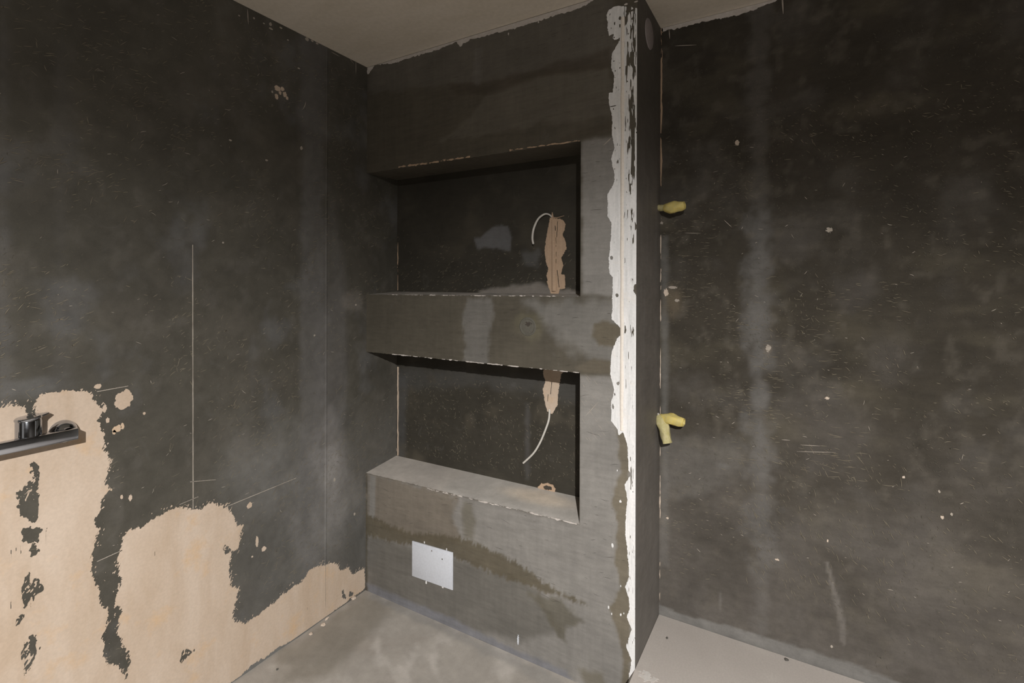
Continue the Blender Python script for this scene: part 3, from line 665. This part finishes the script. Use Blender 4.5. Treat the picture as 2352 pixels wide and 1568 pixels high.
# trowel marks on the front, drips beside the filler
Fs = scatter('F', 260, (0.02, 1.28), (.25, 2.45), lambda a, b_, r: r.normal()*.15+.03, (.01, .04), (.0006, .0012), 31, lambda a, b_: 0.0 if (a < XR+.01 and (sill_r-.02 < b_ < ZS0+.01 or ZS1-.01 < b_ < ZN1+.02)) else 1.0)
ribbons('trowel_marks', 'F', Fs, .0008, M['crack'], wall_niche)
for k, q in enumerate([(1418, 1080, 1, 2), (1425, 1151, 2, 3), (1407, 1252, 2.2, 5), (1426, 1345, 1, 2), (1398, 1394, 1.6, 3), (1426, 1411, 1.6, 3), (1433, 1408, 1, 2), (1405, 1409, 1, 2.5), (1190, 1468, 1.8, 10)]): dab('F', *q, M['filler'] if k < 8 else M['plastic'], wall_niche, 440+k, 'filler_dab', rag=.7)
ribbons('pale_nicks', 'F', [line_strokes('F', (1386, 334), (1405, 316), .004), line_strokes('F', (1345, 955), (1375, 922), .002)]+scatter('F', 40, (1.1, 1.25), (.9, 1.15), lambda a, b_, r: -.8+r.normal()*.15, (.01, .04), (.0006, .0012), 33), .0009, M['scratch_pale'], wall_niche)
Ns = scatter('N', 320, (.03, 1.0), (1.43, 1.75), lambda a, b_, r: .5+r.normal()*.4, (.006, .016), (.0008, .0016), 35, lambda a, b_: max(.05, 1-(b_-1.43)/.25))
Ns += scatter('N', 620, (.05, 1.04), (.62, 1.02), lambda a, b_, r: -.9+r.normal()*.6 if r.rand() < .5 else r.uniform(0, 3), (.006, .018), (.0008, .0016), 36)
ribbons('surface_scratches', 'N', Ns, .0008, M['scratch'], wall_niche)
# broken pale-ringed hole where the sill meets the niche back
c = un(1257, 1118, 1, ND)
PHO = np.array([uv('N', *q_) for q_ in ((1236, 1117), (1243, 1110), (1258, 1109), (1270, 1113), (1276, 1122), (1274, 1132), (1240, 1132))])
PIN = np.array([uv('N', *q_) for q_ in ((1249, 1117), (1257, 1114), (1268, 1118), (1268, 1123), (1258, 1124), (1250, 1121))])
layer('broken_edge', 'N', lambda U, V: np.minimum(sdf(PHO, U, V), -sdf(PIN, U, V)-.001)+.003*fbm(U, V, .006, .006, 531, 3), bounds_of(PHO), .001, .004, M['peach_dark'], wall_niche)
layer('hole', 'N', lambda U, V: sdf(PIN, U, V)+.001*fbm(U, V, .006, .006, 533, 2), bounds_of(PIN), .001, .0008, M['crack'], wall_niche)

# =================================================================================== BACK WALL (right-hand recess)
def back_paint(U, V):
    C = np.ones(U.shape+(3,))*np.array((0.050, 0.044, 0.035))
    C = blend(C, sm(fbm(U, V, .15, .15, 111, 5), 0.0, .6)*.5, (0.095, 0.088, 0.08))
    C = blend(C, sm(fbm(U, V, .25, .12, 114, 4), 0.05, .6)*.4, (0.11, 0.098, 0.072))
    s = lambda pts, col, **k: stain(C, 'B', U, V, pts, col, **k)
    C = s([(1722, -100), (1765, -100), (1765, 1500), (1735, 1500)], (0.105, 0.098, 0.09), feather=.02, rag=.04, scale=.06, seed=113, amt=.6)
    C = s([(1725, 500), (1755, 500), (1762, 1000), (1780, 1340), (1745, 1480), (1735, 1300), (1730, 1000)], (0.135, 0.131, 0.126), feather=.03, rag=.07, scale=.07, seed=115, amt=.7)
    C = s([(1518, 1010), (1700, 1010), (1715, 1080), (1600, 1140), (1530, 1150), (1518, 1300)], (0.165, 0.16, 0.15), feather=.03, rag=.03, scale=.06, seed=116, amt=.4)
    C = s([(1518, 540), (1535, 540), (1535, 1300), (1518, 1300)], (0.15, 0.147, 0.14), feather=.01, rag=.01, scale=.06, seed=117, amt=.6)
    C = s([(1895, 1290), (1902, 1290), (1925, 1370), (1945, 1440), (1940, 1485), (1930, 1470), (1920, 1400)], (0.20, 0.185, 0.17), feather=.004, rag=.004, scale=.02, seed=118, amt=.8)
    C = blob(C, 'B', U, V, 1655, 1380, 5, 24, (0.22, 0.21, 0.2), .6, 119)
    C = blob(C, 'B', U, V, 1545, 690, 30, 45, (0.17, 0.14, 0.1), .6, 120)
    C = blob(C, 'B', U, V, 1765, 800, 14, 16, (0.18, 0.15, 0.12), .7, 121)
    C = blob(C, 'B', U, V, 1660, 1070, 20, 10, (0.19, 0.19, 0.185), .5, 122)
    C = blend(C, sm(.95-V+.5*fbm(U, V, .25, .35, 136, 4), -.1, .7)*.6, (0.135, 0.123, 0.112))
    C = blend(C, sm(fbm(U, V, .04, .05, 137, 4), .1, .6)*.4, (0.12, 0.108, 0.09))
    for k, (x, y, r_) in enumerate([(1820, 560, 60), (1960, 680, 70), (1900, 1000, 120), (2100, 1330, 140), (2050, 820, 90), (1830, 1250, 80)]):
        C = blob(C, 'B', U, V, x, y, r_, r_*.9, (0.10, 0.092, 0.085), .4, 130+k)
    C = s([(1508, 1385), (1530, 1392), (1570, 1412), (1700, 1445), (1800, 1475), (1950, 1520), (2100, 1580), (2300, 1660), (2300, 1760), (1508, 1440)], (0.175, 0.17, 0.162), feather=.004, rag=.008, scale=.03, seed=141)
    return C
S = Sheet()
U, V = rect('B', W-.01, 2.6, 0, H, .008); P = to3('B', U, V); P[..., 1] -= .002*np.abs(fbm(U, V, .3, .3, 151, 2))*sm(U, W, W+.1); S.grid(P, back_paint(U, V))
U, V = rect('B', 2.6, XMAX, 0, H, .05); S.grid(to3('B', U, V), back_paint(U, V))
wall_back = structure(S.build('wall_back', M['coat_back']))
Bs = scatter('B', 1700, (1.32, 2.6), (.3, 2.1), lambda a, b_, r: r.normal()*.5-.5 if a > 1.6 else r.normal()*.15, (.006, .016), (.0008, .0015), 41, nz(.2, 191, -.2, .6))
Bs += scatter('B', 260, (1.55, 2.1), (.8, 1.5), lambda a, b_, r: r.normal()*.12, (.01, .035), (.0008, .0015), 42, nz(.1, 192, -.1, .3))
Bs += scatter('B', 45, (1.33, 1.5), (1.35, 1.75), lambda a, b_, r: r.normal()*.15, (.01, .03), (.0008, .0015), 43)
Bs += scatter('B', 300, (1.6, 2.1), (.35, .9), lambda a, b_, r: -1.0+r.normal()*.25, (.01, .025), (.0007, .0013), 44)
B0 = scatter('B', 5000, (1.33, 2.6), (.2, 2.3), lambda a, b_, r: -.6+r.normal()*.6, (.003, .009), (.0008, .0016), 47, nz(.12, 193, -.3, .4))
ribbons('fine_scratches', 'B', B0, .0029, M['scratch_dim'], wall_back)
ribbons('surface_scratches', 'B', Bs, .0030, M['scratch'], wall_back)
Bn = [line_strokes('B', (1796, -20), (1799, 33), .005), line_strokes('B', (1537, 68), (1539, 90), .004), line_strokes('B', (1550, 106), (1600, 104), .003),
      line_strokes('B', (1573, 535), (1610, 536), .002), line_strokes('B', (1795, 1009), (1815, 1010), .002), line_strokes('B', (1838, 1021), (1884, 1023), .002),
      line_strokes('B', (1830, 1036), (1920, 1038), .002), line_strokes('B', (1663, 505), (1681, 522), .002)]
Bn += scatter('B', 110, (1.34, 2.4), (.4, 2.0), lambda a, b_, r: r.normal()*.8, (.006, .016), (.001, .002), 45)
ribbons('pale_nicks', 'B', Bn, .0032, M['scratch_pale'], wall_back)
for k, q in enumerate([(1693, 328, 5, 6), (1905, 528, 7, 6), (1900, 914, 5, 3), (1765, 800, 7, 8), (2164, 1187, 4, 4), (2185, 1180, 3, 3), (1901, 1241, 2, 3), (2157, 1128, 3, 3), (1785, 1284, 5, 2), (1545, 660, 10, 3),
                       (1530, 672, 5, 9), (1555, 690, 6, 3), (1533, 1189, 3, 2), (1910, 1483, 3, 3), (2075, 1095, 3, 3), (1520, 512, 3, 3)]): dab('B', *q, M['scratch_pale'] if k % 2 else M['pebble'], wall_back, 460+k, rag=.6, off=.003)
band('caulk_band', 'B', None, [(1524, 55), (1524, 70), (1545, 66), (1600, 52), (1650, 41), (1700, 31), (1750, 14), (1790, -4), (1800, -30), (1700, -10)], wall_back, 403, off=.003)
joint('corner_joint', 'B', 1519, 66, 450, .006, M['peach_dark'], wall_back, 521, .05, .003)
joint('corner_joint', 'B', 1517, 500, 1390, .005, M['pebble'], wall_back, 525, .42, .003)

# =================================================================================== FLOOR, STEP, CEILING, REST OF THE ROOM
def floor_paint(U, V):
    C = np.ones(U.shape+(3,))*np.array((0.36, 0.335, 0.305))
    C = blend(C, sm(fbm(U, V, .25, .12, 161, 5, .6), -.1, .5)*.7, (0.30, 0.272, 0.242))
    C = blend(C, sm(fbm(U, V, .09, .2, 165, 5, .9), .1, .5)*.8, (0.47, 0.44, 0.41))
    C = stain(C, 'G', U, V, [(840, 1350), (900, 1385), (870, 1440), (760, 1540), (650, 1568), (640, 1500), (780, 1395)], (0.25, 0.228, 0.195), .04, .06, .12, 167, .8)
    C = stain(C, 'G', U, V, [(850, 1355), (1050, 1450), (1290, 1560), (1290, 1600), (1200, 1545), (1050, 1470), (850, 1375)], (0.27, 0.262, 0.25), .015, .02, .05, 168, .6)
    return C
S = Sheet(); U, V = rect('G', -.0, W+.02, -.95, .002, .008); P = to3('G', U, V); P[..., 2] += .0015*fbm(U, V, .12, .12, 171, 3); S.grid(P, floor_paint(U, V))
U, V = rect('G', 0, W+.02, YMIN, -.95, .06); S.grid(to3('G', U, V), floor_paint(U, V))
U, V = rect('G', W+.02, XMAX, YMIN, D, .06); S.grid(to3('G', U, V), floor_paint(U, V))
floor = structure(S.build('floor', M['floor']))
def box_bm(a, b_):
    bm = bmesh.new(); bmesh.ops.create_cube(bm, size=1)
    for v_ in bm.verts: v_.co = Vector([(a[i]+b_[i])/2+v_.co[i]*(b_[i]-a[i]) for i in range(3)])
    return bm
stp = structure(bm_obj('floor_step', box_bm((W+.0005, -1.05, 0.0005), (XMAX-.002, D-.003, HP)), M['step'], None, True, .002))
stp['label'] = 'smooth pale raised floor in the recess right of the block'
# little smear of white filler where the block corner meets the step
dab('P', 1484, 1556, 24, 13, M['step_pale'], stp, 470, 'filler_smear', rag=1.0, off=.0008, thr=.25)
def cprofile():
    U, V = np.meshgrid(np.linspace(YMIN, D, 60), np.linspace(0, XMAX, 60), indexing='ij'); return to3('C', U, V)
S = Sheet(); P = cprofile(); S.grid(P, np.ones(3)*.5); ceil = structure(S.build('ceiling', M['ceiling']))
for nm, P4 in (('wall_right', [(XMAX, D, 0), (XMAX, YMIN, 0), (XMAX, YMIN, H), (XMAX, D, H)]), ('wall_front', [(XMAX, YMIN, 0), (0, YMIN, 0), (0, YMIN, H), (XMAX, YMIN, H)])):
    structure(mesh_obj(nm, P4, [(0, 1, 2, 3)], M['paintwall']))

# =================================================================================== THINGS
# ---- white cover plate
q = [un(948, 1241, 1, 0), un(1041, 1268, 1, 0), un(1041, 1354, 1, 0), un(948, 1321, 1, 0)]
x0, x1 = q[0][0], q[1][0]; z1 = (q[0][2]+q[1][2])/2; z0 = (q[2][2]+q[3][2])/2
t_ = thing('cover_plate', 'white rectangular plastic cover plate low on the grey block under the niches', 'cover plate', ((x0+x1)/2, 0, z0))
def quad_plate(c4, y_front, y_back):
    bm = bmesh.new(); f_ = [bm.verts.new((c[0], y_front, c[2])) for c in c4]; k_ = [bm.verts.new((c[0], y_back, c[2])) for c in c4]
    bm.faces.new(f_); bm.faces.new(k_[::-1])
    for i in range(4): bm.faces.new((f_[i], f_[(i+1) % 4], k_[(i+1) % 4], k_[i]))
    return bm
bm_obj('plate_frame', quad_plate(q, -.005, .001), M['plastic'], t_, True, .0012)
cen = sum(q)/4; ins = [c+(cen-c)*np.array([.10, 0, .13]) for c in q]
bm_obj('plate_lid', quad_plate(ins, -.0068, -.004), M['plastic'], t_, True, .0006)
for cx_, cy2 in ((994, 1263), (1018, 1282)): 
    c = un(cx_, cy2, 1, 0); bm_obj('mark', lathe([(0, .0016), (.003, .0012), (.0034, 0)], 12, (c[0], -.0066, c[2]), (0, -1, 0), (1, 0, 0)), M['pipe'], t_)
for k, q_ in enumerate([(975, 1245, 1, 2.5), (1026, 1261, 1, 2.5), (979, 1337, 1.5, 4), (1017, 1348, 2, 2)]): dab('F', *q_, M['filler'], wall_niche, 480+k, 'filler_dab', off=.001)

# ---- cables
def cable(name, label, pix, offs, rad, group):
    P = [un(x, y, 1, ND-o_) for (x, y), o_ in zip(pix, offs)]
    # Catmull-Rom
    out = []; n = len(P)
    for i in range(n-1):
        p0, p1, p2, p3 = P[max(i-1, 0)], P[i], P[i+1], P[min(i+2, n-1)]
        for k in range(6):
            t = k/6; out.append(tuple(.5*((2*p1)+(-p0+p2)*t+(2*p0-5*p1+4*p2-p3)*t*t+(-p0+3*p1-3*p2+p3)*t**3)))
    out.append(tuple(P[-1]))
    th = thing(name, label, 'cable', tuple(P[0]), group)
    bm_obj('sheath', tube_between(out, rad, 12), M['cable'], th)
    d = Vector(out[-1])-Vector(out[-2]); d.normalize(); e = Vector(out[-1])
    bm_obj('core', tube_between([tuple(e), tuple(e+d*.004)], .0018, 8), M['pipe'], th)
    return th
cable('cable', 'white cable curling left and down from the tan stripe in the upper niche',
      [(1267, 498), (1262, 493), (1254, 491), (1246, 494), (1236, 503), (1228, 519), (1224, 534), (1223, 549), (1225, 560)], [.001, .008, .014, .018, .020, .022, .022, .020, .018],
      lambda t: .0030+.0018*min(1, t*1.6), None)
cable('cable', 'white cable hanging down and left from the peach stripe in the lower niche',
      [(1262, 940), (1262, 950), (1260, 966), (1252, 989), (1240, 1017), (1225, 1041), (1202, 1063)], [.001, .008, .016, .021, .022, .020, .014], .0044, None)
c0 = un(1270, 499, 1, ND-.004); 
bm_obj('filler_sliver', tube_between([tuple(un(x, y, 1, ND-.005)) for x, y in ((1270, 499), (1278, 500), (1287, 498), (1296, 495))], lambda t: .0022-.0012*t, 8), M['peach_dark'], wall_niche)

# ---- taped outlets by the corner of the back wall
def tape_tube(path, radii, seed, open_end=True, nseg=18, flat=1.0):
    bm = bmesh.new(); rings = []; n = len(path); prev = None; r = random.Random(seed)
    ph = [r.uniform(0, 6.28) for _ in range(4)]
    for i, p_ in enumerate(path):
        p_ = Vector(p_); t = (Vector(path[min(i+1, n-1)])-Vector(path[max(i-1, 0)])).normalized()
        a = Vector((0, -1, 0)); a = (a-t*a.dot(t)).normalized(); b_ = t.cross(a)
        ring = []
        for k in range(nseg):
            an = 2*math.pi*k/nseg
            w = 1+.07*math.sin(3*an+ph[0]+i*.9)+.05*math.sin(5*an+ph[1]-i*.7)+r.uniform(-.025, .025)
            ring.append(bm.verts.new(p_+a*math.cos(an)*radii[i]*w*flat+b_*math.sin(an)*radii[i]*w))
        rings.append(ring)
    if open_end:
        # fold inwards so that the end is a hollow mouth
        p_ = Vector(path[-1]); t = (p_-Vector(path[-2])).normalized()
        rings.append([bm.verts.new(p_+(v_.co-p_)*.8) for v_ in rings[-1]])
        rings.append([bm.verts.new(p_-t*.012+(v_.co-p_)*.62) for v_ in rings[-2]])
    for i in range(len(rings)-1):
        for k in range(nseg): bm.faces.new((rings[i][k], rings[i][(k+1) % nseg], rings[i+1][(k+1) % nseg], rings[i+1][k]))
    bm.faces.new(rings[0][::-1]); bm.faces.new(rings[-1])
    return bm
def path_px(pix, offs, n=9):
    P = [un(x, y, 1, D-o_) for (x, y), o_ in zip(pix, offs)]; out = []
    L = len(P)-1
    for i in range(n*L+1):
        s_ = min(i/n, L-1e-6); k = int(s_); t = s_-k; out.append(tuple(P[k]*(1-t)+P[k+1]*t))
    return out
t_ = thing('taped_pipe_stub', 'single stub wrapped in yellow tape poking from the corner, upper of the two', 'pipe stub', tuple(un(1509, 476, 1, D-.012)))
bm_obj('pipe_end', tube_between([tuple(un(1504, 477, 1, D-.02)), tuple(un(1520, 478, 1, D-.026))], .0115, 12), M['pipe'], t_)
bm_obj('tape_neck', tape_tube(path_px([(1510, 477), (1532, 477)], [.03, .045], 5), [.0125]*6, 1, False), M['tape_old'], t_)['label'] = 'thin faded tape neck'
bm_obj('tape_wrap', tape_tube(path_px([(1527, 478), (1550, 475.5), (1573, 471)], [.045, .055, .058], 6), [.015, .018, .0205, .022, .023, .0228, .022, .021, .020, .019, .0178, .0165, .0150], 2), M['tape'], t_)
t_ = thing('taped_pipe_stub', 'forked stub wrapped in pale yellow tape by the corner, lower of the two', 'pipe stub', tuple(un(1506, 965, 1, D-.012)))
bm_obj('pipe_end', tube_between([tuple(un(1502, 962, 1, D-.018)), tuple(un(1514, 962, 1, D-.024))], .013, 12), M['pipe'], t_)
bm_obj('tape_wrap', tape_tube(path_px([(1513, 960), (1540, 962), (1571, 970)], [.025, .048, .056], 6), [.014, .017, .019, .0195, .020, .021, .022, .0225, .0215, .020, .0185, .017, .0155], 3), M['tape'], t_)['label'] = 'brighter yellow arm reaching right'
bm_obj('tape_wrap', tape_tube(path_px([(1515, 957), (1525, 982), (1533, 1017)], [.030, .058, .064], 6), [.017, .020, .022, .022, .0215, .021, .0205, .020, .0195, .019, .0185, .018, .0178], 4), M['tape_old'], t_)['label'] = 'faded arm hanging down'
bm_obj('tape_flap', tube_between([tuple(un(x, y, 1, D-.03)) for x, y in ((1501, 966), (1506, 955), (1514, 950))], lambda t: .004+.003*t, 8, flat=.4), M['cable'], t_)

# ---- chrome mixer tap, cropped by the left edge of the frame
XF = .054
a = un(181, 983, 0, XF); a2 = un(181, 1008, 0, XF)
zt, zb_ = a[2], a2[2]; yR = a[1]; yL = yR-.30
t_ = thing('mixer_tap', 'chrome wall-mounted mixer tap with a long flat bar, over the peach plaster patch', 'tap', (0, yR-.1, zb_))
bm_obj('bar', box_bm((XF-.022, yL, zb_), (XF, yR, zt)), M['chrome'], t_, True, .0015)
ck = un(68, 1010, 0, XF-.022); yK = ck[1]
ktop = un(68, 961, 0, XF-.022)[2]
bm_obj('body', lathe([(0, -.034-(ktop-zt)*0), (.006, -.034), (.009, -.030), (.009, zb_-zt-.004+.0), (.0265, zb_-zt+.004), (.0265, ktop-zt-.006), (.0255, ktop-zt-.004), (0, ktop-zt-.004)], 40, (XF-.030, yK, zt), (0, 0, 1), (1, 0, 0)), M['chrome'], t_)
bm_obj('handle_cap', lathe([(0, 0), (.0275, 0), (.0285, .002), (.0285, .005), (.026, .0075), (0, .009)], 40, (XF-.030, yK, ktop-.003), (.10, -.12, 1), (1, 0, 0)), M['chrome'], t_)
bm_ = bmesh.new(); y_a = yK+.018; y_b = un(115, 961, 0, XF-.02)[1]; zc = ktop+.001
vs_ = [bm_.verts.new(v_) for v_ in ((XF-.048, y_a, zc-.002), (XF-.012, y_a, zc-.002), (XF-.024, y_b, zc+.004), (XF-.036, y_b, zc+.004), (XF-.048, y_a, zc+.004), (XF-.012, y_a, zc+.004), (XF-.024, y_b, zc+.0065), (XF-.036, y_b, zc+.0065))]
for f_ in ((3, 2, 1, 0), (4, 5, 6, 7), (0, 1, 5, 4), (1, 2, 6, 5), (2, 3, 7, 6), (3, 0, 4, 7)): bm_.faces.new([vs_[i] for i in f_])
bm_obj('lever', bm_, M['chrome'], t_, True, .0008)
cr_ = un(150, 1000, 0, .02)
bm_obj('rosette', lathe([(.032, 0), (.032, .004), (.0308, .012), (.027, .022), (.021, .030), (.016, .034), (.015, .038), (.015, XF-.012)], 48, (0, cr_[1], cr_[2]+.009), (1, 0, 0), (0, 1, 0)), M['chrome'], t_)
bm_obj('rosette', lathe([(.032, 0), (.032, .004), (.0308, .012), (.027, .022), (.021, .030), (.016, .034), (.015, .038), (.015, XF-.012)], 48, (0, cr_[1]-.24, cr_[2]+.009), (1, 0, 0), (0, 1, 0)), M['chrome'], t_)

# ---- crumbs
def crumb(px, py, pl, r_, mat, label, seed, name='plaster_crumb', cat='crumb', group=None, zoff=0.0):
    ax, val, _, _ = UVAX[pl]; c = un(px, py, ax, val); bm = bmesh.new(); bmesh.ops.create_icosphere(bm, subdivisions=2, radius=1)
    r = random.Random(seed); k1, k2, k3 = r.uniform(.7, 1.3), r.uniform(.7, 1.2), r.uniform(.5, .7)
    for v_ in bm.verts:
        n_ = 1+.18*math.sin(v_.co.x*5+seed)+.14*math.sin(v_.co.y*7+seed*2)+r.uniform(-.05, .05)
        v_.co = Vector((v_.co.x*k1*r_*n_, v_.co.y*k2*r_*n_, v_.co.z*k3*r_*n_))
    lo = min(v_.co.z for v_ in bm.verts)
    for v_ in bm.verts: v_.co.z = v_.co.z-lo*.8
    o = bm_obj(name, bm, mat, None); o.location = (c[0], c[1], c[2]+zoff); o['label'] = label; o['category'] = cat
    if group: o['group'] = group
    return o
crumb(751, 1423, 'G', .008, M['pebble'], 'pale plaster crumb on the floor beside the wall, farthest from the camera', 1)
crumb(742, 1436, 'G', .009, M['pebble'], 'peach plaster crumb on the floor, the elongated one in the middle', 2)
crumb(714, 1457, 'G', .008, M['pebble'], 'peach plaster crumb on the floor, nearest the camera of the row by the wall', 3)
crumb(836, 1353, 'G', .010, M['pebble'], 'pale plaster crumb in the corner where left wall meets the block', 4)
crumb(822, 1362, 'G', .012, M['speck'], 'grey cement crumb heaped in the corner under the peach plaster', 5)
crumb(812, 1376, 'G', .011, M['pebble'], 'pinkish crumb lying just in front of the inner corner', 6)
crumb(637, 1538, 'G', .005, M['speck'], 'tiny dark crumb on the concrete floor near the left wall', 7)
crumb(1532, 1466, 'P', .005, M['speck'], 'small dark crumb on the pale step near the block', 8)
crumb(1806, 1516, 'P', .007, M['speck'], 'larger dark crumb on the pale step near the back wall', 9)
